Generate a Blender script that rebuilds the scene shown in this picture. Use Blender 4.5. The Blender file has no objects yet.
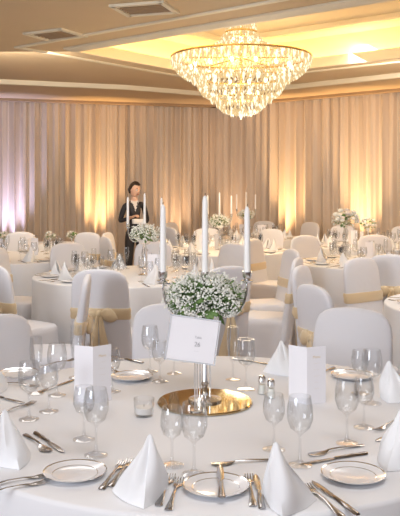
import bpy, bmesh, math, random
from math import sin, cos, pi, radians, sqrt, atan2
from mathutils import Vector, Matrix
random.seed(7)
SC = bpy.context.scene
COL = SC.collection
F = 780.0; CAMZ = 1.53; HY = 190.0; TZ = 0.76

# ---------------------------------------------------------------- materials
def mat(name, color, rough=0.6, metal=0.0, emit=None, estr=0.0, sheen=0.0, noise=None, bump=0.0, bscale=200, sss=0.0):
    m = bpy.data.materials.new(name); m.use_nodes = True
    nt = m.node_tree; b = nt.nodes['Principled BSDF']
    b.inputs['Base Color'].default_value = (*color, 1)
    b.inputs['Roughness'].default_value = rough
    b.inputs['Metallic'].default_value = metal
    if sheen: b.inputs['Sheen Weight'].default_value = sheen
    if emit:
        b.inputs['Emission Color'].default_value = (*emit, 1)
        b.inputs['Emission Strength'].default_value = estr
    tc = nt.nodes.new('ShaderNodeTexCoord')
    if noise:
        n = nt.nodes.new('ShaderNodeTexNoise'); n.inputs['Scale'].default_value = noise[1]
        r = nt.nodes.new('ShaderNodeMixRGB'); r.inputs[1].default_value = (*color, 1); r.inputs[2].default_value = (*noise[0], 1)
        nt.links.new(tc.outputs['Object'], n.inputs['Vector'])
        nt.links.new(n.outputs['Fac'], r.inputs[0]); nt.links.new(r.outputs[0], b.inputs['Base Color'])
    if bump:
        n = nt.nodes.new('ShaderNodeTexNoise'); n.inputs['Scale'].default_value = bscale
        bp = nt.nodes.new('ShaderNodeBump'); bp.inputs['Strength'].default_value = bump; bp.inputs['Distance'].default_value = 0.01
        nt.links.new(tc.outputs['Object'], n.inputs['Vector'])
        nt.links.new(n.outputs['Fac'], bp.inputs['Height']); nt.links.new(bp.outputs[0], b.inputs['Normal'])
    return m

M_cloth = mat('linen_white', (0.85, 0.86, 0.89), 0.75, bump=0.3, bscale=5)
M_nap = mat('napkin_linen', (0.89, 0.90, 0.92), 0.8)
M_cover = mat('chair_cover', (0.77, 0.77, 0.81), 0.6, bump=0.45, bscale=7)
M_sash = mat('gold_organza', (0.72, 0.57, 0.36), 0.32, sheen=0.5)
M_drape = mat('drape_satin', (0.76, 0.64, 0.52), 0.55, sheen=0.3, noise=((0.68, 0.57, 0.46), 0.7))
M_ceil = mat('ceiling_paint', (0.75, 0.58, 0.37), 0.8, noise=((0.70, 0.54, 0.34), 1.5))
M_tray = mat('tray_paint', (0.88, 0.75, 0.50), 0.8)
M_trim = mat('trim_cream', (0.86, 0.78, 0.61), 0.6)
M_pelmet = mat('pelmet_tan', (0.44, 0.31, 0.19), 0.7)
M_floor = mat('carpet', (0.16, 0.10, 0.09), 0.95, noise=((0.28, 0.18, 0.13), 6))
M_wall = mat('wall_paint', (0.6, 0.52, 0.45), 0.8)
M_silver = mat('silver', (0.75, 0.75, 0.76), 0.18, 1.0)
M_steel = mat('cutlery_steel', (0.40, 0.39, 0.39), 0.22, 1.0)
M_gold = mat('brass', (0.85, 0.6, 0.25), 0.25, 1.0)
M_mirror = mat('gold_mirror', (0.58, 0.46, 0.28), 0.04, 1.0)
M_wax = mat('candle_wax', (0.90, 0.89, 0.87), 0.4)
M_wick = mat('wick', (0.05, 0.05, 0.05), 0.9)
M_china = mat('china', (0.86, 0.86, 0.88), 0.12)
M_card = mat('card_paper', (0.86, 0.85, 0.89), 0.6)
M_ink = mat('ink', (0.42, 0.42, 0.45), 0.7)
M_leaf = mat('leaf_green', (0.10, 0.20, 0.06), 0.6, noise=((0.2, 0.32, 0.10), 40))
M_petal = mat('petal_white', (0.90, 0.90, 0.84), 0.7)
M_pink = mat('petal_blush', (0.86, 0.78, 0.72), 0.7)
M_led = mat('led_strip', (1, 0.7, 0.3), 0.5, emit=(1.0, 0.66, 0.27), estr=17)
M_bulb = mat('bulb_warm', (1, 0.8, 0.5), 0.5, emit=(1.0, 0.82, 0.50), estr=3.5)
M_black = mat('black_plastic', (0.02, 0.02, 0.02), 0.5)
M_suit = mat('suit_black', (0.025, 0.023, 0.028), 0.7)
M_skin = mat('skin', (0.70, 0.44, 0.32), 0.5)
M_hair = mat('hair_dark', (0.03, 0.018, 0.012), 0.45)
M_lip = mat('lip', (0.45, 0.12, 0.10), 0.4)
M_eyew = mat('eye_white', (0.85, 0.83, 0.8), 0.3)
M_shirt = mat('shirt_white', (0.62, 0.60, 0.60), 0.7)
M_flame = mat('votive_wax', (0.9, 0.88, 0.85), 0.5)

def glassmat(name, tint, base, edge, rough=0.02, em=None):
    m = bpy.data.materials.new(name); m.use_nodes = True
    nt = m.node_tree; nt.nodes.clear()
    o = nt.nodes.new('ShaderNodeOutputMaterial')
    t = nt.nodes.new('ShaderNodeBsdfTransparent'); t.inputs[0].default_value = (*tint, 1)
    g = nt.nodes.new('ShaderNodeBsdfGlossy'); g.inputs['Roughness'].default_value = rough
    lw = nt.nodes.new('ShaderNodeLayerWeight'); lw.inputs[0].default_value = 0.25
    mr = nt.nodes.new('ShaderNodeMapRange'); mr.inputs[3].default_value = base; mr.inputs[4].default_value = edge
    mx = nt.nodes.new('ShaderNodeMixShader')
    nt.links.new(lw.outputs['Facing'], mr.inputs[0]); nt.links.new(mr.outputs[0], mx.inputs[0])
    nt.links.new(t.outputs[0], mx.inputs[1]); nt.links.new(g.outputs[0], mx.inputs[2])
    last = mx
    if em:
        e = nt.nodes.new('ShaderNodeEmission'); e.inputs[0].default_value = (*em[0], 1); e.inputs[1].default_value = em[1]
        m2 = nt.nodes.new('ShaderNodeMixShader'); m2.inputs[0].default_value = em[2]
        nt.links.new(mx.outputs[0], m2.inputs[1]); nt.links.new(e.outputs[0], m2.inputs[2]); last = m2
    nt.links.new(last.outputs[0], o.inputs[0])
    return m
M_glass = glassmat('clear_glass', (0.98, 0.985, 0.99), 0.03, 0.60)
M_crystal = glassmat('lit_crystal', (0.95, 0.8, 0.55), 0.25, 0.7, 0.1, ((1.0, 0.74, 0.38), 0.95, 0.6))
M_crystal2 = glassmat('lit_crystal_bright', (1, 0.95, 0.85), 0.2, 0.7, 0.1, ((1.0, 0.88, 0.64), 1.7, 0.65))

# ---------------------------------------------------------------- mesh kit
class MB:
    def __init__(s): s.v = []; s.f = []; s.m = []; s.mats = []
    def mi(s, m):
        if m not in s.mats: s.mats.append(m)
        return s.mats.index(m)
    def add(s, vs, fs, m, M=None):
        o = len(s.v)
        for p in vs:
            p = Vector(p)
            s.v.append(M @ p if M else p)
        i = s.mi(m)
        for f in fs: s.f.append([o + k for k in f]); s.m.append(i)
    def lathe(s, prof, m, seg=24, M=None):
        vs = []; fs = []
        for r, z in prof:
            for k in range(seg):
                a = 2 * pi * k / seg; vs.append((r * cos(a), r * sin(a), z))
        for j in range(len(prof) - 1):
            for k in range(seg):
                k2 = (k + 1) % seg
                fs.append([j * seg + k, j * seg + k2, (j + 1) * seg + k2, (j + 1) * seg + k])
        s.add(vs, fs, m, M)
    def rings(s, rings, m, M=None, cap=True):
        n = len(rings[0]); vs = [p for r in rings for p in r]; fs = []
        for j in range(len(rings) - 1):
            for k in range(n):
                k2 = (k + 1) % n
                fs.append([j * n + k, j * n + k2, (j + 1) * n + k2, (j + 1) * n + k])
        if cap:
            fs.append(list(range(n))[::-1]); fs.append([(len(rings) - 1) * n + k for k in range(n)])
        s.add(vs, fs, m, M)
    def tube(s, pts, rad, m, seg=8, M=None):
        pts = [Vector(p) for p in pts]
        if not isinstance(rad, (list, tuple)): rad = [rad] * len(pts)
        R = []
        up = Vector((0, 0, 1))
        for i, p in enumerate(pts):
            d = (pts[min(i + 1, len(pts) - 1)] - pts[max(i - 1, 0)]).normalized()
            a = d.cross(up)
            if a.length < 0.1: a = d.cross(Vector((0, 1, 0)))
            a.normalize(); b = a.cross(d).normalized()
            R.append([p + (a * cos(2 * pi * k / seg) + b * sin(2 * pi * k / seg)) * rad[i] for k in range(seg)])
        s.rings(R, m, M)
    def box(s, c, d, m, M=None):
        x, y, z = [k / 2 for k in d]
        vs = [(c[0] + a * x, c[1] + b * y, c[2] + e * z) for a in (-1, 1) for b in (-1, 1) for e in (-1, 1)]
        fs = [[0, 1, 3, 2], [4, 6, 7, 5], [0, 4, 5, 1], [2, 3, 7, 6], [0, 2, 6, 4], [1, 5, 7, 3]]
        s.add(vs, fs, m, M)
    def ball(s, c, r, m, seg=8, rg=5, M=None, sc=(1, 1, 1)):
        vs = []; fs = []
        for j in range(rg + 1):
            ph = pi * j / rg
            for k in range(seg):
                a = 2 * pi * k / seg
                vs.append((c[0] + r * sc[0] * sin(ph) * cos(a), c[1] + r * sc[1] * sin(ph) * sin(a), c[2] + r * sc[2] * cos(ph)))
        for j in range(rg):
            for k in range(seg):
                k2 = (k + 1) % seg
                fs.append([j * seg + k, (j + 1) * seg + k, (j + 1) * seg + k2, j * seg + k2])
        s.add(vs, fs, m, M)
    def octa(s, c, w, h, m, rot=0):
        vs = [(c[0] + w * cos(rot + k * pi / 2), c[1] + w * sin(rot + k * pi / 2), c[2]) for k in range(4)]
        vs += [(c[0], c[1], c[2] + h * 0.4), (c[0], c[1], c[2] - h * 0.6)]
        fs = [[k, (k + 1) % 4, 4] for k in range(4)] + [[(k + 1) % 4, k, 5] for k in range(4)]
        s.add(vs, fs, m)
    def mesh(s, name, smooth=True, angle=40):
        me = bpy.data.meshes.new(name)
        me.from_pydata([tuple(p) for p in s.v], [], s.f)
        for m in s.mats: me.materials.append(m)
        me.polygons.foreach_set('material_index', s.m)
        me.update()
        bm = bmesh.new(); bm.from_mesh(me)
        bmesh.ops.remove_doubles(bm, verts=bm.verts, dist=1e-5)
        bmesh.ops.recalc_face_normals(bm, faces=bm.faces)
        for f in bm.faces: f.smooth = smooth
        if smooth:
            for e in bm.edges:
                if len(e.link_faces) == 2 and e.calc_face_angle(0) > radians(angle): e.smooth = False
        bm.to_mesh(me); bm.free()
        return me

def obj(name, me, loc=(0, 0, 0), rz=0.0, parent=None, rot=None, sc=None):
    o = bpy.data.objects.new(name, me); COL.objects.link(o)
    o.location = loc; o.rotation_euler = rot if rot else (0, 0, rz)
    if sc: o.scale = sc
    if parent: o.parent = parent
    return o
def empty(name, loc=(0, 0, 0), rz=0):
    o = bpy.data.objects.new(name, None); COL.objects.link(o); o.location = loc; o.rotation_euler = (0, 0, rz); o.empty_display_size = 0.1
    return o
def tbl(u, v, z=TZ):   # place on the front table top
    D = (CAMZ - z) * F / (v - HY)
    return Vector(((u - 200) * D / F, D, z))

# ---------------------------------------------------------------- room shell
WALL = [(-9.0, 13.0), (-3.75, 14.5), (0.3, 15.7), (3.4, 13.1), (9.0, 8.9)]
CZ = 3.28
b = MB(); b.box((0, 6, -0.05), (22, 24, 0.1), M_floor); obj('floor', b.mesh('floor', False))
def wallseg(name, p, q, off, z0, z1, th, m):
    p = Vector((*p, 0)); q = Vector((*q, 0)); d = (q - p).normalized(); n = Vector((-d.y, d.x, 0))
    if n.y < 0: n = -n
    b = MB(); vs = []
    for z in (z0, z1):
        for pt in (p + n * off, q + n * off, q + n * (off + th), p + n * (off + th)): vs.append((pt.x, pt.y, z))
    b.add(vs, [[0, 1, 2, 3], [4, 7, 6, 5], [0, 4, 5, 1], [1, 5, 6, 2], [2, 6, 7, 3], [3, 7, 4, 0]], m)
    return obj(name, b.mesh(name, False))
for i in range(4):
    P_, Q_ = Vector(WALL[i]), Vector(WALL[i + 1]); d_ = (Q_ - P_).normalized() * 0.3
    wallseg('wall_back_%d' % (i + 1), P_ - d_, Q_ + d_, 0.22, 0, 3.9, 0.1, M_wall)
    wallseg('trim_%d' % (i + 1), WALL[i], WALL[i + 1], -0.16, CZ - 0.10, CZ - 0.002, 0.14, M_pelmet)
wallseg('wall_left', (-9.05, -4), (-9.0, 13.2), 0.0, 0, 3.9, 0.1, M_wall)
wallseg('wall_right', (9.05, -4), (9.0, 9.2), 0.0, 0, 3.9, 0.1, M_wall)

def drape_all(name, pitch=0.19, amp=0.068):
    pts = [Vector((*p, 0)) for p in WALL]; segs = []
    for i in range(4):
        d = pts[i + 1] - pts[i]; segs.append((d.length, d.normalized()))
    L = sum(s[0] for s in segs)
    def at(s):
        for i in range(4):
            if s <= segs[i][0] or i == 3:
                d = segs[i][1]; n = Vector((-d.y, d.x, 0)); n = -n if n.y < 0 else n
                for j, dist in ((i - 1, s), (i + 1, segs[i][0] - s)):
                    if 0 <= j < 4 and dist < 0.15:
                        d2 = segs[j][1]; n2 = Vector((-d2.y, d2.x, 0)); n2 = -n2 if n2.y < 0 else n2
                        w = 0.5 * (1 - dist / 0.15); n = (n * (1 - w) + n2 * w).normalized()
                return pts[i] + d * s, n
            s -= segs[i][0]
    NX = int(L / pitch * 12); NZ = 14; vs = []; fs = []
    K = int(L / pitch) + 3
    ph = [random.uniform(-0.9, 0.9) for _ in range(K)]; am = [random.uniform(0.5, 1.3) for _ in range(K)]
    base = [at(L * i / NX) for i in range(NX + 1)]
    for j in range(NZ + 1):
        t = j / NZ; z = 0.02 + (CZ - 0.07) * t
        for i in range(NX + 1):
            s = L * i / NX; k = s / pitch; ki = int(k); fr = k - ki
            w = am[ki] * (1 - fr) + am[ki + 1] * fr; pp = ph[ki] * (1 - fr) + ph[ki + 1] * fr
            y = amp * w * sin(2 * pi * k + pp + 0.25 * sin(3 * t + 1.7 * fr)) * (0.75 + 0.25 * (1 - t)) + 0.014 * sin(5.3 * pi * k + pp * 3)
            P, n = base[i]; Q = P - n * (y - 0.04); vs.append((Q.x, Q.y, z))
    for j in range(NZ):
        for i in range(NX):
            a = j * (NX + 1) + i; fs.append([a, a + 1, a + NX + 2, a + NX + 1])
    b = MB(); b.add(vs, fs, M_drape)
    return obj(name, b.mesh(name, True, 80))
drape_all('wall_drape')

# ceiling with recessed tray
A = Vector((-1.54, 9.6)); U = Vector((0.78, -0.6258)); V = Vector((0.6258, 0.78))
TL, TW = 6.2, 2.95
inner = [A, A + U * TL, A + U * TL + V * TW, A + V * TW]
outer = [Vector((-9.6, 9.0)), Vector((-9.6, -4)), Vector((9.6, -4)), Vector((9.6, 17.2)), Vector((-9.6, 17.2))]
bm = bmesh.new()
iv = [bm.verts.new((p.x, p.y, CZ)) for p in inner]; ov = [bm.verts.new((p.x, p.y, CZ)) for p in outer]
es = [bm.edges.new((iv[k], iv[(k + 1) % 4])) for k in range(4)] + [bm.edges.new((ov[k], ov[(k + 1) % 5])) for k in range(5)]
bmesh.ops.triangle_fill(bm, edges=es, use_beauty=True)
r = bmesh.ops.extrude_face_region(bm, geom=list(bm.faces))
bmesh.ops.translate(bm, verts=[g for g in r['geom'] if isinstance(g, bmesh.types.BMVert)], vec=(0, 0, 0.06))
bmesh.ops.recalc_face_normals(bm, faces=bm.faces)
me = bpy.data.meshes.new('ceiling'); bm.to_mesh(me); bm.free(); me.materials.append(M_ceil)
obj('ceiling', me)
def rect(e, z):
    ps = [A - U * e - V * e, A + U * (TL + e) - V * e, A + U * (TL + e) + V * (TW + e), A - U * e + V * (TW + e)]
    return [(p.x, p.y, z) for p in ps]
b = MB()
b.rings([rect(0.25, CZ + 0.06), rect(0.25, CZ + 0.42)], M_tray, cap=False)
b.add(rect(0.25, CZ + 0.42), [[0, 1, 2, 3]], M_tray)
b.rings([rect(-0.45, CZ + 0.419), rect(-0.45, CZ + 0.36), rect(-0.55, CZ + 0.36), rect(-0.55, CZ + 0.419)], M_trim, cap=False)
obj('ceiling_tray', b.mesh('ceiling_tray', False))
b = MB()
b.rings([rect(0.10, CZ), rect(0.10, CZ - 0.025), rect(0.02, CZ - 0.05), rect(-0.03, CZ - 0.05), rect(-0.03, CZ + 0.09), rect(0.02, CZ + 0.09), rect(0.02, CZ + 0.06)], M_trim, cap=False)
b.rings([rect(0.52, CZ - 0.0005), rect(0.52, CZ - 0.02), rect(0.46, CZ - 0.02), rect(0.46, CZ - 0.0005)], M_trim, cap=False)
obj('trim_5', b.mesh('trim_5', False))
b = MB()
def strip(p, q, zz=CZ + 0.075, w=0.03):
    p = Vector(p); q = Vector(q); d = (q - p).normalized(); n = Vector((-d.y, d.x))
    vs = [(*(p + n * s), z) for z in (zz, zz + 0.02) for s in (w, -w)] + [(*(q + n * s), z) for z in (zz, zz + 0.02) for s in (w, -w)]
    b.add([Vector(v) for v in vs], [[0, 1, 3, 2], [4, 6, 7, 5], [0, 4, 5, 1], [2, 3, 7, 6], [0, 2, 6, 4], [1, 5, 7, 3]], M_led)
R = [Vector(x[:2]) for x in rect(0.12, 0)]
for k in range(4): strip(R[k], R[(k + 1) % 4])
obj('cove_light', b.mesh('cove_light', False))

b = MB()
def bulk(pts, z0, z1, m):
    vs = [(x, y, z) for z in (z0, z1) for x, y in pts]; n = len(pts)
    b.add(vs, [list(range(n)), [n + k for k in range(n)][::-1]] + [[k, (k + 1) % n, n + (k + 1) % n, n + k] for k in range(n)], m)
bulk([(-9, 10.3), (-1.2, 13.1), (0.3, 14.1), (0.3, 15.55), (-3.75, 14.35), (-9, 12.85)], CZ - 0.055, CZ - 0.001, M_ceil)
bulk([(-9, 10.2), (-1.2, 13.0), (0.3, 14.0), (0.3, 14.1), (-1.2, 13.1), (-9, 10.3)], CZ - 0.075, CZ - 0.001, M_trim)
bulk([(0.3, 14.1), (3.1, 11.6), (9, 7.2), (9, 8.7), (3.4, 12.95), (0.3, 15.55)], CZ - 0.055, CZ - 0.001, M_ceil)
bulk([(0.3, 14.0), (3.1, 11.5), (9, 7.1), (9, 7.2), (3.1, 11.6), (0.3, 14.1)], CZ - 0.075, CZ - 0.001, M_trim)
obj('trim_6', b.mesh('trim_6', False))
def vent(x, y, rz, w=0.5, d=0.42):
    b = MB()
    for sx, sy, dx, dy in ((0, d / 2, w, 0.05), (0, -d / 2, w, 0.05), (w / 2, 0, 0.05, d + 0.05), (-w / 2, 0, 0.05, d + 0.05)):
        b.box((sx, sy, -0.012), (dx, dy, 0.024), M_trim)
    for k in range(6): b.box((0, -d / 2 + 0.06 + k * (d - 0.12) / 5, -0.008), (w - 0.06, 0.03, 0.012), M_pelmet)
    b.box((0, 0, -0.002), (w, d, 0.003), M_ink)
    obj('ceiling_vent', b.mesh('ceiling_vent', False), (x, y, CZ), rz)
vent(-0.53, 7.5, -0.3); vent(-1.62, 8.75, -0.5)

# ---------------------------------------------------------------- chandelier
def chandelier(loc):
    root = empty('chandelier', loc)
    b = MB(); g = MB()
    def surf(prof, n, dens, w, h, bright=0.3):
        for i in range(len(prof) - 1):
            (r0, z0), (r1, z1) = prof[i], prof[i + 1]
            L = sqrt((r1 - r0) ** 2 + (z1 - z0) ** 2); st = max(1, int(L / dens))
            for s in range(st):
                t = s / st; r = r0 + (r1 - r0) * t; z = z0 + (z1 - z0) * t
                for k in range(n):
                    a = 2 * pi * (k + 0.5 * (s % 2)) / n + i
                    b.octa((r * cos(a), r * sin(a), z), w, h, M_crystal2 if random.random() < bright else M_crystal, random.random())
    surf([(0.17, 1.24), (0.19, 1.05), (0.28, 0.92), (0.50, 0.81), (0.84, 0.74)], 50, 0.032, 0.011, 0.042)
    # hanging fringes: outer rim, middle tier, lower tier
    for r, z, h, n in ((0.855, 0.70, 0.12, 90), (0.83, 0.66, 0.11, 84), (0.60, 0.46, 0.09, 60), (0.535, 0.44, 0.12, 60), (0.37, 0.22, 0.09, 40), (0.30, 0.19, 0.12, 36), (0.13, 0.06, 0.09, 16)):
        for k in range(n):
            a = 2 * pi * k / n; b.octa((r * cos(a), r * sin(a), z), 0.017, h, M_crystal2 if k % 3 == 0 else M_crystal, a)
    surf([(0.84, 0.67), (0.79, 0.57), (0.70, 0.50), (0.56, 0.47)], 70, 0.032, 0.013, 0.045)
    surf([(0.54, 0.47), (0.53, 0.37), (0.47, 0.28), (0.33, 0.22)], 54, 0.032, 0.013, 0.045)
    surf([(0.31, 0.22), (0.29, 0.14), (0.22, 0.08), (0.10, 0.04)], 34, 0.03, 0.012, 0.045)
    b.octa((0, 0, 0.03), 0.035, 0.10, M_crystal2)
    obj('crystals', b.mesh('crystals', False), parent=root)
    for r, z in ((0.86, 0.74), (0.55, 0.49), (0.32, 0.24), (0.19, 1.05), (0.19, 1.25)):
        g.tube([(r * cos(2 * pi * k / 40), r * sin(2 * pi * k / 40), z) for k in range(41)], 0.014, M_gold, 6)
    g.lathe([(0.0, 1.29), (0.2, 1.29), (0.2, 1.26), (0.03, 1.22), (0.015, 1.15), (0.015, 0.12), (0, 0.12)], M_gold, 20)
    for k in range(6):
        a = pi * k / 3; g.tube([(0, 0, 0.74), (0.86 * cos(a), 0.86 * sin(a), 0.74)], 0.008, M_gold, 6)
    obj('frame', g.mesh('frame'), parent=root)
    l = MB()
    for r, z, n in ((0.62, 0.62, 14), (0.4, 0.5, 10), (0.2, 0.30, 6), (0.1, 0.95, 4)):
        for k in range(n):
            a = 2 * pi * k / n; l.ball((r * cos(a), r * sin(a), z), 0.024, M_bulb, 8, 5, sc=(1, 1, 1.5))
    obj('bulbs', l.mesh('bulbs'), parent=root)
    for z, e in ((-0.12, 60), (0.62, 14)):
        L = bpy.data.lights.new('chandelier_lamp', 'POINT'); L.energy = e; L.color = (1, 0.8, 0.55); L.shadow_soft_size = 0.25
        lo = bpy.data.objects.new('lamp', L); COL.objects.link(lo); lo.parent = root; lo.location = (0, 0, z)
chandelier((0.505, 9.6, 2.42))

# ---------------------------------------------------------------- tables
def table_mesh(r, seed):
    rnd = random.Random(seed)
    b = MB(); seg = 144; n = 11
    ph = rnd.random() * 6
    rings = []
    top = [(0.001, TZ), (r * 0.5, TZ), (r * 0.9, TZ), (r - 0.012, TZ), (r - 0.003, TZ - 0.003), (r, TZ - 0.012)]
    for rr, z in top: rings.append([(rr * cos(2 * pi * k / seg), rr * sin(2 * pi * k / seg), z) for k in range(seg)])
    for j in range(1, 11):
        t = j / 10; z = TZ - 0.012 - (TZ - 0.022) * t; R = []
        for k in range(seg):
            a = 2 * pi * k / seg
            w = 0.5 + 0.5 * sin(n * a + ph + 0.7 * sin(2 * a)); w2 = sin(2.3 * n * a + 1 + ph)
            rr = r + t ** 0.8 * (-0.01 + 0.06 * w + 0.010 * w2)
            R.append((rr * cos(a), rr * sin(a), z))
        rings.append(R)
    b.rings(rings, M_cloth, cap=False)
    return b.mesh('banquet_table', True, 60)
TM = table_mesh(0.9, 3)
T0 = Vector((0.05, 2.73))
TABLES = [(T0.x, T0.y), (-0.6, 7.05), (1.95, 8.3), (2.15, 5.2), (0.25, 10.0), (2.35, 10.9), (-2.25, 4.95), (-4.3, 7.0), (4.9, 9.3), (4.4, 6.8), (0.75, 12.7), (-2.15, 9.0), (-4.6, 9.7)]
for i, (x, y) in enumerate(TABLES): obj('banquet_table', TM, (x, y, 0), i * 1.3)

# chairs
def chair_mesh(sash):
    b = MB()
    def sup(cx, cy, w, d, z, n=48, e=0.35, wav=0.0, yt=0):
        R = []
        for k in range(n):
            a = 2 * pi * k / n; c, s = cos(a), sin(a)
            f = 1 + wav * sin(a * 12)
            R.append((cx + w / 2 * f * math.copysign(abs(c) ** e, c), cy + d / 2 * f * math.copysign(abs(s) ** e, s), z))
        return R
    rg = [sup(0, 0, 0.52, 0.50, 0.005, wav=0.03), sup(0, 0, 0.49, 0.48, 0.2, wav=0.018), sup(0, 0, 0.46, 0.46, 0.42), sup(0, 0, 0.455, 0.455, 0.455), sup(0, 0, 0.43, 0.43, 0.475), sup(0, 0, 0.2, 0.2, 0.48)]
    b.rings(rg, M_cover)
    rg = []
    for z, w, d in ((0.30, 0.46, 0.10), (0.45, 0.44, 0.085), (0.6, 0.425, 0.07), (0.75, 0.42, 0.065), (0.83, 0.415, 0.06), (0.88, 0.40, 0.058), (0.92, 0.365, 0.054), (0.945, 0.305, 0.048), (0.961, 0.21, 0.036), (0.969, 0.08, 0.018)):
        rg.append(sup(0, 0.205 + (z - 0.45) * 0.13, w, d, z, e=0.6))
    b.rings(rg, M_cover)
    if sash:
        rg = []
        for z, g in ((0.61, 0.006), (0.625, 0.014), (0.65, 0.010), (0.675, 0.016), (0.69, 0.006)):
            rg.append(sup(0, 0.205 + (z - 0.45) * 0.13, 0.425 + g * 1.2, 0.07 + g * 1.6, z, e=0.6))
        b.rings(rg, M_sash)
        y = 0.282
        b.ball((0, y, 0.65), 0.027, M_sash, 10, 6, sc=(1, 0.8, 1.1))
        for s in (-1, 1):
            rr = []
            for k in range(9):
                t = k / 8; w = 0.010 + 0.042 * sin(pi * t) ** 0.8
                x = s * (0.01 + 0.12 * t); zc = 0.65 + 0.005 * t - 0.03 * t * t
                rr.append([(x, y + 0.020 * cos(a) * (0.4 + sin(pi * t)), zc + w * sin(a)) for a in [2 * pi * q / 10 for q in range(10)]])
            b.rings(rr, M_sash)
            rr = []
            for k in range(9):
                t = k / 8; w = 0.012 + 0.038 * t
                x = s * (0.012 + 0.05 * t); zc = 0.64 - 0.40 * t
                yy = y + 0.006 + 0.01 * sin(6 * t) - 0.01 * t
                rr.append([(x - w, yy, zc), (x, yy + 0.012, zc), (x + w, yy, zc), (x, yy - 0.008, zc)])
            b.rings(rr, M_sash)
    return b.mesh('dining_chair', True, 55)
CH_S = chair_mesh(True); CH_P = chair_mesh(False)
placed = []
def wally(x):
    for i in range(4):
        (ax, ay), (bx, by) = WALL[i], WALL[i + 1]
        if ax <= x <= bx: return ay + (by - ay) * (x - ax) / (bx - ax)
    return 9
def chair(x, y, tx, ty, sash=True, jit=0.0, sc=None):
    for px, py in placed:
        if (px - x) ** 2 + (py - y) ** 2 < 0.56 ** 2: return
    placed.append((x, y))
    a = atan2(y - ty, x - tx) - pi / 2 + jit
    obj('dining_chair', CH_S if sash else CH_P, (x, y, 0), a, sc=sc)
for x, y in ((-0.82, 3.62), (-0.12, 3.94), (0.66, 3.80), (-1.18, 2.95), (1.27, 3.0)): chair(x, y, T0.x, T0.y, False, sc=(1, 1, 0.95))
chair(0.92, 4.72, 2.15, 5.2)
for i, (tx, ty) in enumerate(TABLES[1:]):
    st = {0: -94, 1: -100, 2: -130, 5: 8, 3: -85, 9: -70, 10: -80}.get(i, random.uniform(0, 36))
    for k in range(10):
        a = radians(st + 36 * k); R = 1.25
        x, y = tx + R * cos(a), ty + R * sin(a)
        ok = all((x - qx) ** 2 + (y - qy) ** 2 > 1.22 ** 2 for j, (qx, qy) in enumerate(TABLES) if j != i + 1)
        if y < 4.6 and abs(x) < 2.2: ok = False
        if i == 5 and x > -1.25 and y < 5.0: ok = False
        if -3.9 < x < -0.5 and 10.35 < y < 12.5: ok = False     # head table and waitress
        if y > wally(x) - 0.95: ok = False
        if ok: chair(x, y, tx, ty, True, random.uniform(-0.08, 0.08))

# long head table on the left
b = MB(); L, W = 2.3, 0.75; n = 240
def rr(w, d, z, amp):
    R = []
    per = 2 * (w + d)
    for k in range(n):
        s = per * k / n
        if s < w: p = (-w / 2 + s, -d / 2); q = (0, -1)
        elif s < w + d: p = (w / 2, -d / 2 + s - w); q = (1, 0)
        elif s < 2 * w + d: p = (w / 2 - (s - w - d), d / 2); q = (0, 1)
        else: p = (-w / 2, d / 2 - (s - 2 * w - d)); q = (-1, 0)
        o = amp * (0.5 + 0.5 * sin(s * 2 * pi / 0.16 + 0.8 * sin(s * 3)))
        R.append((p[0] + q[0] * o, p[1] + q[1] * o, z))
    return R
b.rings([rr(L * 0.02, W * 0.02, TZ, 0), rr(L - 0.02, W - 0.02, TZ, 0), rr(L, W, TZ - 0.01, 0), rr(L, W, TZ - 0.1, 0.02), rr(L + 0.04, W + 0.04, 0.4, 0.04), rr(L + 0.06, W + 0.06, 0.01, 0.06)], M_cloth, cap=True)
obj('head_table', b.mesh('head_table', True, 60), (-2.5, 11.3, 0), 0.12)

# ---------------------------------------------------------------- glassware / tableware meshes
def wine(h=0.20, rb=0.036):
    b = MB(); s = h / 0.20
    out = [(0.0, 0.003), (0.033, 0.002), (0.034, 0.0), (0.034, 0.003), (0.012, 0.008), (0.0045, 0.02), (0.0035, 0.05), (0.0035, 0.085), (0.008, 0.093), (rb * 0.75, 0.108), (rb, 0.135), (rb * 0.98, 0.165), (rb * 0.82, 0.20)]
    inn = [(rb * 0.82 - 0.0012, 0.20), (rb * 0.98 - 0.0015, 0.165), (rb - 0.0015, 0.135), (rb * 0.72, 0.11), (0.004, 0.098), (0, 0.098)]
    b.lathe([(r, z * s) for r, z in out + inn], M_glass, 24)
    return b.mesh('wine_glass', True, 50)
def flute():
    b = MB()
    b.lathe([(0, 0.003), (0.03, 0.0), (0.03, 0.003), (0.006, 0.01), (0.0035, 0.03), (0.004, 0.07), (0.015, 0.09), (0.023, 0.13), (0.025, 0.17), (0.022, 0.215), (0.021, 0.215), (0.0235, 0.17), (0.021, 0.13), (0.002, 0.09), (0, 0.09)], M_glass, 20)
    return b.mesh('champagne_flute', True, 50)
WG = wine(0.195, 0.037); WG2 = wine(0.165, 0.033); FL = flute()

b = MB()
b.lathe([(0, 0.004), (0.05, 0.004), (0.058, 0.006), (0.082, 0.014)], M_china, 48)
b.lathe([(0.082, 0.014), (0.0855, 0.0155), (0.0855, 0.0135), (0.082, 0.012)], M_silver, 48)
b.lathe([(0.082, 0.012), (0.056, 0.002), (0.05, 0.0), (0, 0.0)], M_china, 48)
b.lathe([(0.060, 0.0072), (0.0615, 0.0078)], M_silver, 48)
PLATE = b.mesh('side_plate', True, 50)

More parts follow.
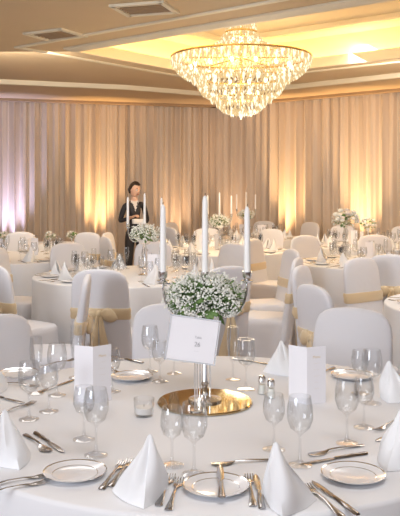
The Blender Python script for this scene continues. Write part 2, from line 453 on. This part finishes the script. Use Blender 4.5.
def ribbon(b, secs, m, th=0.003):
    rg = []
    for y, w, z in secs:
        rg.append([(-w, y, z + th * 0.3), (-w * 0.5, y, z + th), (w * 0.5, y, z + th), (w, y, z + th * 0.3), (w * 0.5, y, z), (-w * 0.5, y, z)])
    b.rings(rg, m)
HANDLE = [(-0.10, 0.006, 0.001), (-0.097, 0.010, 0.001), (-0.08, 0.0095, 0.002), (-0.05, 0.006, 0.004), (-0.01, 0.0038, 0.007), (0.03, 0.0032, 0.006)]
b = MB(); ribbon(b, HANDLE + [(0.045, 0.007, 0.004), (0.055, 0.011, 0.002), (0.068, 0.0122, 0.0015)], M_steel)
for k in range(4):
    x = -0.0105 + k * 0.007
    b.rings([[(x - w, y, z + 0.0022), (x + w, y, z + 0.0022), (x + w, y, z), (x - w, y, z)] for y, w, z in ((0.066, 0.0019, 0.0012), (0.085, 0.0017, 0.002), (0.102, 0.0009, 0.006))], M_steel)
FORK = b.mesh('fork', True, 50)
b = MB(); ribbon(b, [(-0.11, 0.006, 0.0), (-0.105, 0.009, 0.0), (-0.06, 0.008, 0.001), (-0.01, 0.0055, 0.001), (0.0, 0.005, 0.001)], M_steel, 0.006)
ribbon(b, [(0.0, 0.005, 0.002), (0.02, 0.0085, 0.002), (0.07, 0.0095, 0.002), (0.10, 0.008, 0.002), (0.115, 0.003, 0.002)], M_steel, 0.002)
KNIFE = b.mesh('table_knife', True, 50)
b = MB(); ribbon(b, HANDLE, M_steel)
ribbon(b, [(0.028, 0.0035, 0.006), (0.04, 0.010, 0.003), (0.055, 0.0165, 0.001), (0.072, 0.0185, 0.001), (0.088, 0.015, 0.002), (0.098, 0.006, 0.004)], M_steel, 0.002)
SPOON = b.mesh('spoon', True, 50)

def cut(me, u, v, u2, v2, z=0.0):
    p = tbl(u, v); q = tbl(u2, v2); m = (p + q) / 2
    a = atan2(p.y - q.y, p.x - q.x) - pi / 2
    obj(me.name, me, (m.x, m.y, TZ + 0.001 + z), a)
# napkin: folded tent, two soft leaves meeting on a front ridge
def napkin(h=0.16, w=0.10, seed=0, lean=0.0, spread=0.9):
    b = MB(); N = 14; NT = 20; rnd = random.Random(seed)
    Lf = Vector((-w * sin(spread), w * 0.62 * cos(spread) + 0.03, 0)); Rf = Vector((w * sin(spread), w * 0.62 * cos(spread) + 0.03, 0)); Cf = Vector((0, -w * 0.62, 0))
    apex = Vector((lean, 0.0, h)); grid = []
    p1, p2 = rnd.uniform(0, 6), rnd.uniform(0, 6)
    for j in range(N + 1):
        s = j / N; row = []
        for i in range(NT + 1):
            t = -1 + 2 * i / NT
            E = Lf if t < 0 else Rf; q = Cf.lerp(E, abs(t))
            nrm = Vector((math.copysign(1, t) * 0.6 if abs(t) > 0.01 else 0, -0.8, 0))
            q = q + nrm * 0.012 * sin(pi * abs(t))
            tip = apex + Vector((0.016 * t, 0, -0.035 * abs(t) ** 2 * h / 0.16))
            q = q.lerp(tip, s) + nrm * sin(pi * s) * (0.008 * (1 if abs(t) > 0.1 else 0.2) - 0.007 * sin(4 * t + p1 + 2 * s) + 0.004 * sin(9 * t + p2))
            row.append(q)
        grid.append(row)
    th = 0.004; vs = []; fs = []; W = NT + 1
    for lay in (0, 1):
        for row in grid:
            for q in row: vs.append(q + Vector((0, th, 0)) * lay)
    K = W * (N + 1)
    for j in range(N):
        for i in range(NT):
            a = j * W + i
            fs.append([a, a + 1, a + W + 1, a + W]); fs.append([K + a, K + a + W, K + a + W + 1, K + a + 1])
        fs.append([j * W, (j + 1) * W, K + (j + 1) * W, K + j * W]); a = j * W + NT
        fs.append([a, K + a, K + a + W, a + W])
    b.add(vs, fs, M_nap)
    b.add([Lf * 0.8 + Vector((0, 0.012, 0)), Vector((0.01, w * 0.75, 0)), Rf * 0.8 + Vector((0, 0.012, 0)), apex * 0.95 + Vector((0, 0.006, 0))], [[0, 1, 3], [1, 2, 3]], M_nap)
    return b.mesh('folded_napkin', True, 50)
NP = [napkin(0.16, 0.092, 1, 0.02), napkin(0.14, 0.092, 2, -0.02, 1.05), napkin(0.155, 0.09, 5, -0.025, 0.85)]

def setting_mesh(seed):
    rnd = random.Random(seed); b = MB()
    for k in range(10):
        a = 2 * pi * k / 10
        M = Matrix.Rotation(a, 4, 'Z')
        for me, x, y, rz in ((NP[k % 2], 0.70, 0.0, pi / 2), (WG, 0.52, 0.1, 0), (WG2, 0.46, 0.03, 0), (PLATE, 0.72, 0.17, 0), (FORK, 0.77, 0.06, -pi / 2), (KNIFE, 0.77, -0.08, -pi / 2), (FL, 0.55, -0.06, 0)):
            Mx = M @ Matrix.Translation((x + rnd.uniform(-.01, .01), y, 0.001)) @ Matrix.Rotation(rz, 4, 'Z')
            mi = {i: m for i, m in enumerate(me.materials)}
            o = len(b.v)
            for v in me.vertices: b.v.append(Mx @ v.co)
            for p in me.polygons:
                b.f.append([o + q for q in p.vertices]); b.m.append(b.mi(mi[p.material_index]))
    for k in range(2):
        a = rnd.random() * 6; M = Matrix.Translation((0.25 * cos(a), 0.25 * sin(a), 0.0)) @ Matrix.Rotation(rnd.random() * 6, 4, 'Z')
        b.add([(-0.07, 0, 0), (0, 0.05, 0), (0.07, 0, 0), (-0.07, 0, 0.2), (0, 0.05, 0.2), (0.07, 0, 0.2)], [[0, 1, 4, 3], [1, 2, 5, 4]], M_card, M)
    return b.mesh('place_settings', True, 50)
SM = setting_mesh(5)
for i, (x, y) in enumerate(TABLES[1:]): obj('place_settings', SM, (x, y, TZ), i * 0.77)

# ---------------------------------------------------------------- centrepieces
def gyp(b, c, R, n, rz=0.75, petal=M_petal, fr=0.0035):
    for k in range(n):
        th = random.uniform(0, 2 * pi); cz = random.uniform(-0.75, 1); s = sqrt(1 - cz * cz); q = random.uniform(0.72, 1.04)
        q *= 1 + 0.12 * sin(5 * th + 3 * cz)
        p = (c[0] + R * q * s * cos(th), c[1] + R * q * s * sin(th), c[2] + R * rz * q * cz)
        b.ball(p, random.uniform(0.7, 1.4) * fr, petal, 6, 4)
        if k % 4 == 0: b.tube([(c[0], c[1], c[2] - R * 0.5), ((c[0] + p[0]) / 2, (c[1] + p[1]) / 2, (c[2] + p[2]) / 2 - 0.01), p], 0.0009, M_leaf, 3)
    for k in range(int(n / 7)):
        th = random.uniform(0, 2 * pi); cz = random.uniform(-0.95, 0.7); s = sqrt(1 - cz * cz)
        d = Vector((s * cos(th), s * sin(th), cz * rz)); p = Vector(c) + d * R * random.uniform(0.5, 0.8)
        t = d.cross(Vector((0, 0, 1))).normalized() * R * 0.10; L = d * R * 0.3 + Vector((0, 0, random.uniform(-.2, .1) * R))
        nn = d.cross(t).normalized() * R * 0.04
        b.add([p, p + L * 0.5 + t + nn, p + L, p + L * 0.5 - t + nn], [[0, 1, 2], [0, 2, 3]], M_leaf)
def taper(b, x, y, z0, z1, r=0.0125):
    b.lathe([(0, z0), (r, z0), (r, z0 + 0.01), (r * 0.8, z1 - 0.02), (r * 0.55, z1 - 0.006), (0.001, z1)], M_wax, 16, Matrix.Translation((x, y, 0)))
    b.tube([(x, y, z1 - 0.002), (x + 0.001, y, z1 + 0.008)], 0.0012, M_wick, 5)
def candelabra(loc, full=True, mini=1.0):
    root = empty('candelabra_centrepiece', loc)
    b = MB()
    b.lathe([(0, 0), (0.06, 0), (0.06, 0.006), (0.03, 0.012), (0.012, 0.02), (0.009, 0.05), (0.015, 0.06), (0.009, 0.07), (0.007, 0.25), (0.013, 0.27), (0.05, 0.29), (0.065, 0.32), (0.065, 0.325), (0.0, 0.31)], M_silver, 24)
    for s in (-1, 1):
        b.tube([(s * 0.018, -0.01, 0.012), (s * 0.018, -0.01, 0.26)], 0.003, M_silver, 8)
        pts = []
        for k in range(15):
            t = k / 14; pts.append((s * (0.01 + 0.142 * sin(t * pi / 2)), 0, 0.33 + 0.05 * sin(t * pi) * -0.9 + 0.10 * t ** 2))
        b.tube(pts, 0.005, M_silver, 8)
    b.tube([(0, 0, 0.3), (0, 0, 0.44)], 0.006, M_silver, 8)
    for x, z in ((-0.152, 0.43), (0, 0.43), (0.152, 0.43)):
        b.lathe([(0.003, z - 0.01), (0.022, z), (0.023, z + 0.003), (0.010, z + 0.006), (0.0165, z + 0.018), (0.0165, z + 0.035), (0.012, z + 0.035), (0.012, z + 0.01), (0, z + 0.01)], M_silver, 20, Matrix.Translation((x, 0, 0)))
    obj('stand', b.mesh('stand'), parent=root)
    b = MB()
    taper(b, -0.152, 0, 0.44, 0.708); taper(b, 0, 0, 0.44, 0.74); taper(b, 0.152, 0, 0.44, 0.70)
    obj('candles', b.mesh('candles'), parent=root)
    b = MB(); gyp(b, (0, 0, 0.375), 0.14, 2600 if full else 420, 0.60, fr=0.0034 if full else 0.006)
    obj('flowers', b.mesh('flowers'), parent=root)
    return root
C0 = tbl(205, 403)
b = MB(); b.lathe([(0, 0), (0.165, 0), (0.172, 0.003), (0.172, 0.006), (0.168, 0.010), (0, 0.010)], M_mirror, 64)
obj('mirror_plate', b.mesh('mirror_plate'), (C0.x, C0.y, TZ))
ce = candelabra((C0.x, C0.y, TZ + 0.0105))
for i in (1, 3, 4, 7, 10):
    x, y = TABLES[i]; c2 = candelabra((x + (0.10 if i == 1 else 0), y, TZ + 0.001), False)
def vase_flowers(loc, s=1.0, col=M_petal, name='flower_arrangement', tall=0.0):
    b = MB()
    b.lathe([(0, 0), (0.05, 0), (0.05, 0.01), (0.015, 0.03), (0.012, 0.12 + tall), (0.04, 0.17 + tall), (0.05, 0.2 + tall), (0.045, 0.2 + tall), (0.0, 0.18 + tall)], M_silver, 20)
    for k in range(26):
        th = random.uniform(0, 2 * pi); cz = random.uniform(-0.3, 1); q = sqrt(1 - cz * cz)
        p = Vector((0.17 * q * cos(th), 0.17 * q * sin(th), 0.29 + tall + 0.13 * cz))
        rr_ = random.uniform(0.03, 0.045)
        m = random.choice([M_petal, col, M_pink, M_leaf])
        for j in range(3): b.ball(p + Vector((0, 0, j * 0.006)), rr_ * (1 - 0.25 * j), m, 9, 5, sc=(1, 1, 0.7))
    gyp(b, (0, 0, 0.28 + tall), 0.2, 200, 0.8, M_petal, 0.007)
    return obj(name, b.mesh(name), loc, sc=(s, s, s))
vase_flowers((1.53, 8.2, TZ + 0.001), 0.72, tall=0.36); vase_flowers((2.35, 10.9, TZ + 0.001), 0.6, tall=0.2)
for x, y, s in ((-2.15, 11.2, 0.40), (-1.85, 11.25, 0.42), (-2.8, 11.2, 0.4)): vase_flowers((x, y, TZ + 0.001), s)

# table number card on its stand
e = empty('table_number_stand', (0, 0, 0)); base = tbl(199, 414)
e.location = (base.x - 0.01, base.y, TZ + 0.0105); e.rotation_euler = (0, 0, 0.12)
b = MB()
b.lathe([(0, 0), (0.022, 0), (0.022, 0.003), (0.004, 0.006), (0, 0.006)], M_silver, 20)
b.tube([(-0.004, 0, 0.003), (-0.004, 0, 0.175)], 0.0022, M_silver, 8); b.tube([(0.004, 0, 0.003), (0.004, 0, 0.175)], 0.0022, M_silver, 8)
b.tube([(-0.05, 0, 0.172), (0.05, 0, 0.165)], 0.003, M_silver, 8)
obj('post', b.mesh('post'), parent=e)
cd = empty('card_holder'); cd.parent = e; cd.location = (-0.012, 0.0, 0.245); cd.rotation_euler = (radians(-6), radians(9), 0.0)
b = MB(); b.box((0, 0, 0), (0.165, 0.003, 0.145), M_card); obj('card', b.mesh('card', False), parent=cd)
b = MB()
for c, d in (((0, 0, 0.075), (0.178, 0.008, 0.004)), ((0, 0, -0.075), (0.178, 0.008, 0.004)), ((0.086, 0, 0), (0.004, 0.008, 0.15)), ((-0.086, 0, 0), (0.004, 0.008, 0.15))): b.box(c, d, M_silver)
obj('card_frame', b.mesh('card_frame', False), parent=cd)
def text(body, size, loc, rot, parent, m=M_ink):
    c = bpy.data.curves.new('lettering', 'FONT'); c.body = body; c.size = size; c.align_x = 'CENTER'; c.align_y = 'CENTER'; c.materials.append(m)
    o = bpy.data.objects.new('lettering', c); COL.objects.link(o); o.parent = parent; o.location = loc; o.rotation_euler = rot
text('26', 0.022, (0.018, -0.003, -0.014), (pi / 2, 0, 0), cd); text('Table', 0.011, (0.018, -0.003, 0.010), (pi / 2, 0, 0), cd); text('- - -', 0.009, (0.018, -0.003, -0.036), (pi / 2, 0, 0), cd)

def menu(u, v, rz, h=0.205, w=0.078):
    p = tbl(u, v); e = empty('menu_card', (p.x, p.y, TZ + 0.001), rz)
    b = MB(); t = 0.0015
    for s in (-1, 1):
        b.box((s * w / 2, 0, h / 2), (w, t, h), M_card, Matrix.Rotation(s * 0.55, 4, 'Z'))
    obj('leaf', b.mesh('leaf', False), parent=e)
    c, s_ = cos(0.55), sin(0.55)
    for i, tx in enumerate(('Menu', '- - - - -', '- - - -', '- - - - -', '- - -', '- - - -')):
        text(tx, 0.014 if i == 0 else 0.008, (w / 2 * c + s_ * 0.0014, w / 2 * s_ - c * 0.0014, h * (0.82 - 0.11 * i)), (pi / 2, 0, 0.55), e, M_sash)
menu(93, 404, 0.15); menu(307, 405, -0.15)

# foreground settings
for u, v in ((132, 379), (75, 476), (216, 490), (353, 478), (18, 376), (352, 378)):
    p = tbl(u, v); obj('side_plate', PLATE, (p.x, p.y, TZ + 0.001))
for u, v, rz, k in ((14, 464, 0.5, 2), (142, 500, 0.15, 0), (286, 508, -0.25, 2), (394, 466, -0.6, 0), (286, 374, 0.3, 1), (394, 400, -0.6, 1), (-8, 392, 0.5, 1)):
    p = tbl(u, v); obj('folded_napkin', NP[k], (p.x, p.y, TZ + 0.001), rz)
for u, v, k in ((96, 456, 0), (84, 440, 1), (172, 466, 1), (194, 475, 0), (300, 466, 0), (274, 450, 1), (347, 444, 0), (364, 428, 1), (246, 390, 0), (233, 380, 2), (150, 372, 0), (160, 382, 1), (174, 374, 2), (29, 420, 0), (49, 412, 1), (57, 396, 0), (36, 394, 2), (372, 404, 0), (360, 394, 1), (112, 392, 1), (76, 378, 2)):
    p = tbl(u, v); me = (WG, WG2, FL)[k]; obj(me.name, me, (p.x, p.y, TZ + 0.001))
FK, KN, SP = FORK, KNIFE, SPOON
for me, a in ((FK, (38, 478, -14, 488)), (FK, (36, 485, -16, 496)), (KN, (62, 452, 36, 434)), (SP, (48, 452, 26, 436)),
              (FK, (124, 462, 100, 492)), (FK, (132, 460, 109, 489)),
              (FK, (172, 476, 158, 508)), (FK, (180, 480, 168, 512)), (KN, (256, 478, 262, 508)), (FK, (249, 478, 253, 506)), (SP, (232, 464, 258, 462)),
              (FK, (310, 490, 338, 514)), (KN, (320, 488, 350, 510)), (SP, (320, 454, 352, 448)), (KN, (320, 462, 350, 457)),
              (FK, (26, 406, 4, 414)), (KN, (16, 402, -8, 396)), (SP, (30, 386, 4, 384)), (KN, (116, 358, 136, 362)), (FK, (106, 366, 116, 372)),
              (KN, (264, 364, 244, 361)), (FK, (380, 430, 400, 420)), (KN, (386, 438, 406, 430)), (FK, (320, 376, 332, 369)), (SP, (94, 370, 80, 364)), (FK, (66, 362, 48, 366)), (KN, (64, 384, 50, 389))):
    cut(me, *a)
cut(KN, 220, 474, 222, 504, 0.016)
def shaker(u, v):
    b = MB(); b.lathe([(0, 0), (0.016, 0), (0.017, 0.01), (0.013, 0.045)], M_glass, 16)
    b.lathe([(0.0145, 0.045), (0.0145, 0.06), (0.009, 0.069), (0, 0.07)], M_silver, 16); b.lathe([(0, 0.002), (0.0135, 0.002), (0.012, 0.035), (0, 0.035)], M_petal, 12)
    p = tbl(u, v); obj('salt_shaker', b.mesh('salt_shaker'), (p.x, p.y, TZ + 0.001))
shaker(262, 394); shaker(271, 398)
def votive(u, v):
    b = MB(); b.lathe([(0, 0), (0.03, 0), (0.033, 0.005), (0.036, 0.06), (0.034, 0.06), (0.031, 0.008), (0, 0.008)], M_glass, 20)
    b.lathe([(0, 0.009), (0.028, 0.009), (0.029, 0.03), (0, 0.03)], M_flame, 20); b.tube([(0, 0, 0.029), (0, 0, 0.04)], 0.001, M_wick, 5)
    p = tbl(u, v); obj('votive_candle', b.mesh('votive_candle'), (p.x, p.y, TZ + 0.001))
votive(144, 416)

# ---------------------------------------------------------------- waitress
def person(loc, rz):
    root = empty('waitress', loc, rz)
    J = {
        'pel': ((0.01, 0, 0.90), 0.120, 0.095), 'waist': ((0, 0, 1.03), 0.095, 0.075), 'chest': ((-0.005, -0.012, 1.18), 0.120, 0.09), 'up': ((-0.01, -0.01, 1.30), 0.10, 0.07),
        'nk': ((-0.01, -0.012, 1.375), 0.046, 0.046), 'nk2': ((-0.005, -0.025, 1.45), 0.043, 0.043),
        'sL': ((0.13, -0.005, 1.31), 0.050, 0.050), 'eL': ((0.20, 0.03, 1.07), 0.038, 0.038), 'wL': ((0.10, -0.19, 1.03), 0.024, 0.022),
        'sR': ((-0.15, -0.005, 1.295), 0.050, 0.050), 'eR': ((-0.225, 0.0, 1.06), 0.038, 0.038), 'wR': ((-0.08, -0.20, 1.13), 0.024, 0.022),
        'hL': ((0.095, 0, 0.85), 0.09, 0.09), 'kL': ((0.09, -0.02, 0.47), 0.058, 0.058), 'aL': ((0.09, 0.01, 0.09), 0.038, 0.038), 'tL': ((0.095, -0.13, 0.035), 0.034, 0.03),
        'hR': ((-0.075, 0, 0.85), 0.09, 0.09), 'kR': ((-0.09, -0.03, 0.47), 0.058, 0.058), 'aR': ((-0.10, 0.0, 0.09), 0.038, 0.038), 'tR': ((-0.115, -0.14, 0.035), 0.034, 0.03)}
    E = [('pel', 'waist'), ('waist', 'chest'), ('chest', 'up'), ('up', 'nk'), ('nk', 'nk2'), ('up', 'sL'), ('sL', 'eL'), ('eL', 'wL'), ('up', 'sR'), ('sR', 'eR'), ('eR', 'wR'),
         ('pel', 'hL'), ('hL', 'kL'), ('kL', 'aL'), ('aL', 'tL'), ('pel', 'hR'), ('hR', 'kR'), ('kR', 'aR'), ('aR', 'tR')]
    names = list(J); me = bpy.data.meshes.new('body_src')
    me.from_pydata([J[n][0] for n in names], [(names.index(a), names.index(c)) for a, c in E], [])
    o = bpy.data.objects.new('body_src', me); COL.objects.link(o)
    sk = o.modifiers.new('s', 'SKIN'); sk.use_smooth_shade = True
    for i, n in enumerate(names):
        me.skin_vertices[0].data[i].radius = (J[n][1], J[n][2]); me.skin_vertices[0].data[i].use_root = (n == 'pel')
    sb = o.modifiers.new('ss', 'SUBSURF'); sb.levels = 3; sb.render_levels = 3
    dg = bpy.context.evaluated_depsgraph_get(); dg.update()
    nm = bpy.data.meshes.new_from_object(o.evaluated_get(dg)); bpy.data.objects.remove(o)
    nm.materials.clear()
    for m in (M_suit, M_skin, M_shirt, M_black): nm.materials.append(m)
    for p in nm.polygons:
        c = p.center; p.use_smooth = True
        if c.z > 1.365: p.material_index = 1
        elif c.z > 1.22 and c.y < -0.03 and abs(c.x + 0.01) < (c.z - 1.21) * 0.30: p.material_index = 2
        elif c.z < 0.075: p.material_index = 3
        elif c.y < -0.165 and 1.0 < c.z < 1.2: p.material_index = 1
        else: p.material_index = 0
    obj('body', nm, parent=root)
    h = empty('head'); h.parent = root; h.location = (0.0, -0.03, 1.53); h.rotation_euler = (radians(8), radians(4), radians(30))
    b = MB(); NR, NS = 24, 28; vs = []; fs = []
    for j in range(NR + 1):
        ph = pi * j / NR
        for k in range(NS):
            a = 2 * pi * k / NS; x = sin(ph) * cos(a); y = sin(ph) * sin(a); z = cos(ph)
            wx = 0.074 * (1 - 0.30 * max(0, -z) ** 1.3); wy = 0.094
            X, Y, Z = x * wx, y * wy, z * 0.115
            if y < 0: Y *= (0.93 if z > -0.2 else 0.93 - 0.08 * (-z - 0.2)); 
            if y < -0.2 and z < -0.75: Y -= 0.008
            for sx in (-1, 1):
                d = sqrt((X - sx * 0.030) ** 2 + (Z - 0.005) ** 2)
                if y < 0 and d < 0.02: Y += 0.008 * (1 - d / 0.02)
            if y < 0 and abs(X) < 0.018 and -0.040 < Z < 0.012:
                Y -= 0.020 * (1 - abs(X) / 0.018) * (0.012 - Z) / 0.052
            vs.append((X, Y, Z))
    for j in range(NR):
        for k in range(NS):
            k2 = (k + 1) % NS; fs.append([j * NS + k, (j + 1) * NS + k, (j + 1) * NS + k2, j * NS + k2])
    b.add(vs, fs, M_skin)
    for s in (-1, 1):
        b.ball((s * 0.030, -0.074, 0.006), 0.0125, M_eyew, 10, 6); b.ball((s * 0.030, -0.084, 0.006), 0.0055, M_hair, 8, 5)
        b.tube([(s * 0.016, -0.084, 0.026), (s * 0.030, -0.083, 0.031), (s * 0.045, -0.074, 0.025)], [0.002, 0.003, 0.0015], M_hair, 6)
        b.ball((s * 0.074, 0.005, -0.005), 0.02, M_skin, 8, 6, sc=(0.35, 0.7, 1.1))
    b.tube([(-0.024, -0.076, -0.052), (-0.01, -0.085, -0.058), (0.01, -0.085, -0.058), (0.024, -0.076, -0.052)], [0.002, 0.005, 0.005, 0.002], M_lip, 6)
    obj('face', b.mesh('face', True, 60), parent=h)
    b = MB(); vs = []; fs = []
    NR, NS = 16, 28
    for j in range(NR + 1):
        for k in range(NS):
            a = 2 * pi * k / NS; y = sin(a)
            lim = (0.27 if y < -0.3 else 0.27 + 0.42 * min(1, (y + 0.3) / 0.5)) * pi
            ph = lim * j / NR
            g = 1.14 + 0.02 * sin(9 * a)
            if j == NR: g = 0.98
            vs.append((sin(ph) * cos(a) * 0.077 * g, sin(ph) * sin(a) * 0.096 * g + 0.003, cos(ph) * 0.115 * g))
    for j in range(NR):
        for k in range(NS):
            k2 = (k + 1) % NS; fs.append([j * NS + k, (j + 1) * NS + k, (j + 1) * NS + k2, j * NS + k2])
    b.add(vs, fs, M_hair); b.ball((0, 0.105, -0.01), 0.042, M_hair, 12, 8)
    obj('hair', b.mesh('hair', True, 70), parent=h)
    for s, W in ((1, J['wL'][0]), (-1, J['wR'][0])):
        e = J['eL'][0] if s > 0 else J['eR'][0]
        d = (Vector(W) - Vector(e)).normalized(); W = Vector(W)
        side = d.cross(Vector((0, 0, 1))).normalized(); dn = Vector((0, 0, -1))
        b = MB(); rg = []
        for t, w, th in ((-0.02, 0.024, 0.02), (0.01, 0.03, 0.015), (0.045, 0.038, 0.014), (0.075, 0.04, 0.012), (0.088, 0.036, 0.008)):
            rg.append([W + d * t + side * w * cos(q) + dn * th * sin(q) for q in [2 * pi * i / 12 for i in range(12)]])
        b.rings(rg, M_skin)
        for i, ln in enumerate((0.062, 0.075, 0.08, 0.072)):
            o_ = side * (-0.028 + i * 0.0187); p0 = W + d * 0.078 + o_
            p1 = p0 + d * ln * 0.45; p2 = p1 + (d * 0.7 + dn * 0.7) * ln * 0.33; p3 = p2 + (d * 0.2 + dn) * ln * 0.25
            b.tube([p0, p1, p2, p3], [0.0092, 0.0088, 0.008, 0.006], M_skin, 8)
        sg = -s * (1 if side.x < 0 else -1)
        p0 = W + d * 0.025 + side * 0.026 * sg; p1 = p0 + d * 0.028 + side * 0.022 * sg + dn * 0.01; p2 = p1 + d * 0.03 + dn * 0.012
        b.tube([p0, p1, p2], [0.012, 0.010, 0.007], M_skin, 8)
        obj('hand_' + ('l' if s > 0 else 'r'), b.mesh('hand'), parent=root)
    b = MB()
    for s in (-1, 1): b.add([(-0.01, -0.085, 1.31), (-0.01 + s * 0.045, -0.055, 1.382), (-0.01 + s * 0.065, -0.062, 1.352), (-0.01 + s * 0.022, -0.094, 1.295)], [[0, 1, 2, 3]], M_shirt)
    obj('collar', b.mesh('collar', False), parent=root)
    # folded linen resting between her hands: lower hand beneath, upper hand steadying the top
    b = MB()
    for i, (dx, dz) in enumerate(((0, 0), (0.004, 0.015), (-0.003, 0.029), (0.002, 0.042), (0, 0.054))):
        b.box((0.01 + dx, -0.29, 1.045 + dz), (0.18, 0.14, 0.012), M_nap)
    obj('folded_linen', b.mesh('folded_linen', False), parent=root)
person((-0.98, 11.7, 0), radians(15))

# ---------------------------------------------------------------- lights
def light(name, typ, loc, energy, color, size=0.5, target=None, **kw):
    L = bpy.data.lights.new(name, typ); L.energy = energy; L.color = color
    if typ == 'AREA': L.size = size
    else: L.shadow_soft_size = size
    for k, v in kw.items(): setattr(L, k, v)
    o = bpy.data.objects.new(name, L); COL.objects.link(o); o.location = loc
    if target: o.rotation_euler = (Vector(target) - Vector(loc)).to_track_quat('-Z', 'Y').to_euler()
    return o
def wall_at(u):
    tx = (u - 200) / F
    for i in range(4):
        p = Vector(WALL[i]); q = Vector(WALL[i + 1]); d = q - p
        s = (tx * p.y - p.x) / (d.x - tx * d.y)
        if 0 <= s <= 1:
            n = Vector((-d.y, d.x)).normalized()
            if n.y < 0: n = -n
            return p + d * s, n
b = MB(); b.lathe([(0, 0), (0.09, 0), (0.09, 0.02), (0.07, 0.03), (0.075, 0.16), (0.065, 0.16), (0.06, 0.10), (0, 0.10)], M_black, 20)
b.lathe([(0, 0.102), (0.058, 0.102), (0.058, 0.108), (0, 0.108)], M_trim, 16)
UPL = b.mesh('uplight')
WARM = (1, 0.62, 0.29)
for u, e, c, sp in ((98, 380, WARM, 50), (175, 110, (1, 0.66, 0.40), 60), (236, 90, (1, 0.64, 0.38), 60), (291, 430, (1, 0.63, 0.30), 48), (364, 400, (1, 0.63, 0.30), 50), (10, 280, (0.60, 0.60, 1.0), 56), (-60, 200, (0.5, 0.5, 1), 60), (450, 220, (1, 0.6, 0.25), 60)):
    P, n = wall_at(u); Q = P - n * 0.40
    obj('uplight', UPL, (Q.x, Q.y, 0.0))
    T = P - n * 0.02
    light('uplight_lamp', 'SPOT', (Q.x, Q.y, 0.17), e, c, 0.05, (T.x, T.y, 2.0), spot_size=radians(sp), spot_blend=1.0)
light('fill_light', 'AREA', (0.3, 1.6, 3.2), 45, (0.98, 0.98, 1.0), 1.6, (0.1, 2.7, 0.7))  # added fill, brightens the front table; no fixture in the hall
light('fill_light', 'AREA', (-1.2, 5.5, 3.2), 42, (1, 0.96, 0.92), 1.6, (-1.0, 5.8, 0))  # this and the next: added fill over the middle tables, no fixtures
light('fill_light', 'AREA', (2.2, 5.8, 3.2), 42, (1, 0.94, 0.87), 1.6, (2.2, 5.9, 0))
light('fill_light', 'AREA', (-2.4, 9.8, 3.2), 58, (1, 0.86, 0.70), 1.6, (-2.4, 12.5, 1))  # this and the next: warm fill added for the drapes and far tables
light('fill_light', 'AREA', (2.6, 10.2, 3.1), 46, (1, 0.86, 0.70), 1.2, (2.6, 12.2, 1))
light('window_daylight', 'AREA', (-5.5, -2.5, 2.2), 310, (0.84, 0.90, 1.0), 3.0, (0, 5, 0.8))
W = bpy.data.worlds.new('World'); SC.world = W; W.use_nodes = True
W.node_tree.nodes['Background'].inputs[0].default_value = (0.92, 0.93, 1.0, 1); W.node_tree.nodes['Background'].inputs[1].default_value = 0.92
SC.view_settings.view_transform = 'Standard'

# ---------------------------------------------------------------- camera
cam = bpy.data.cameras.new('camera'); co = bpy.data.objects.new('camera', cam); COL.objects.link(co)
co.location = (0, 0, CAMZ); co.rotation_euler = (pi / 2, 0, 0)
cam.sensor_fit = 'HORIZONTAL'; cam.sensor_width = 36; cam.lens = F / 400 * 36; cam.shift_y = -(258 - HY) / 400
SC.camera = co
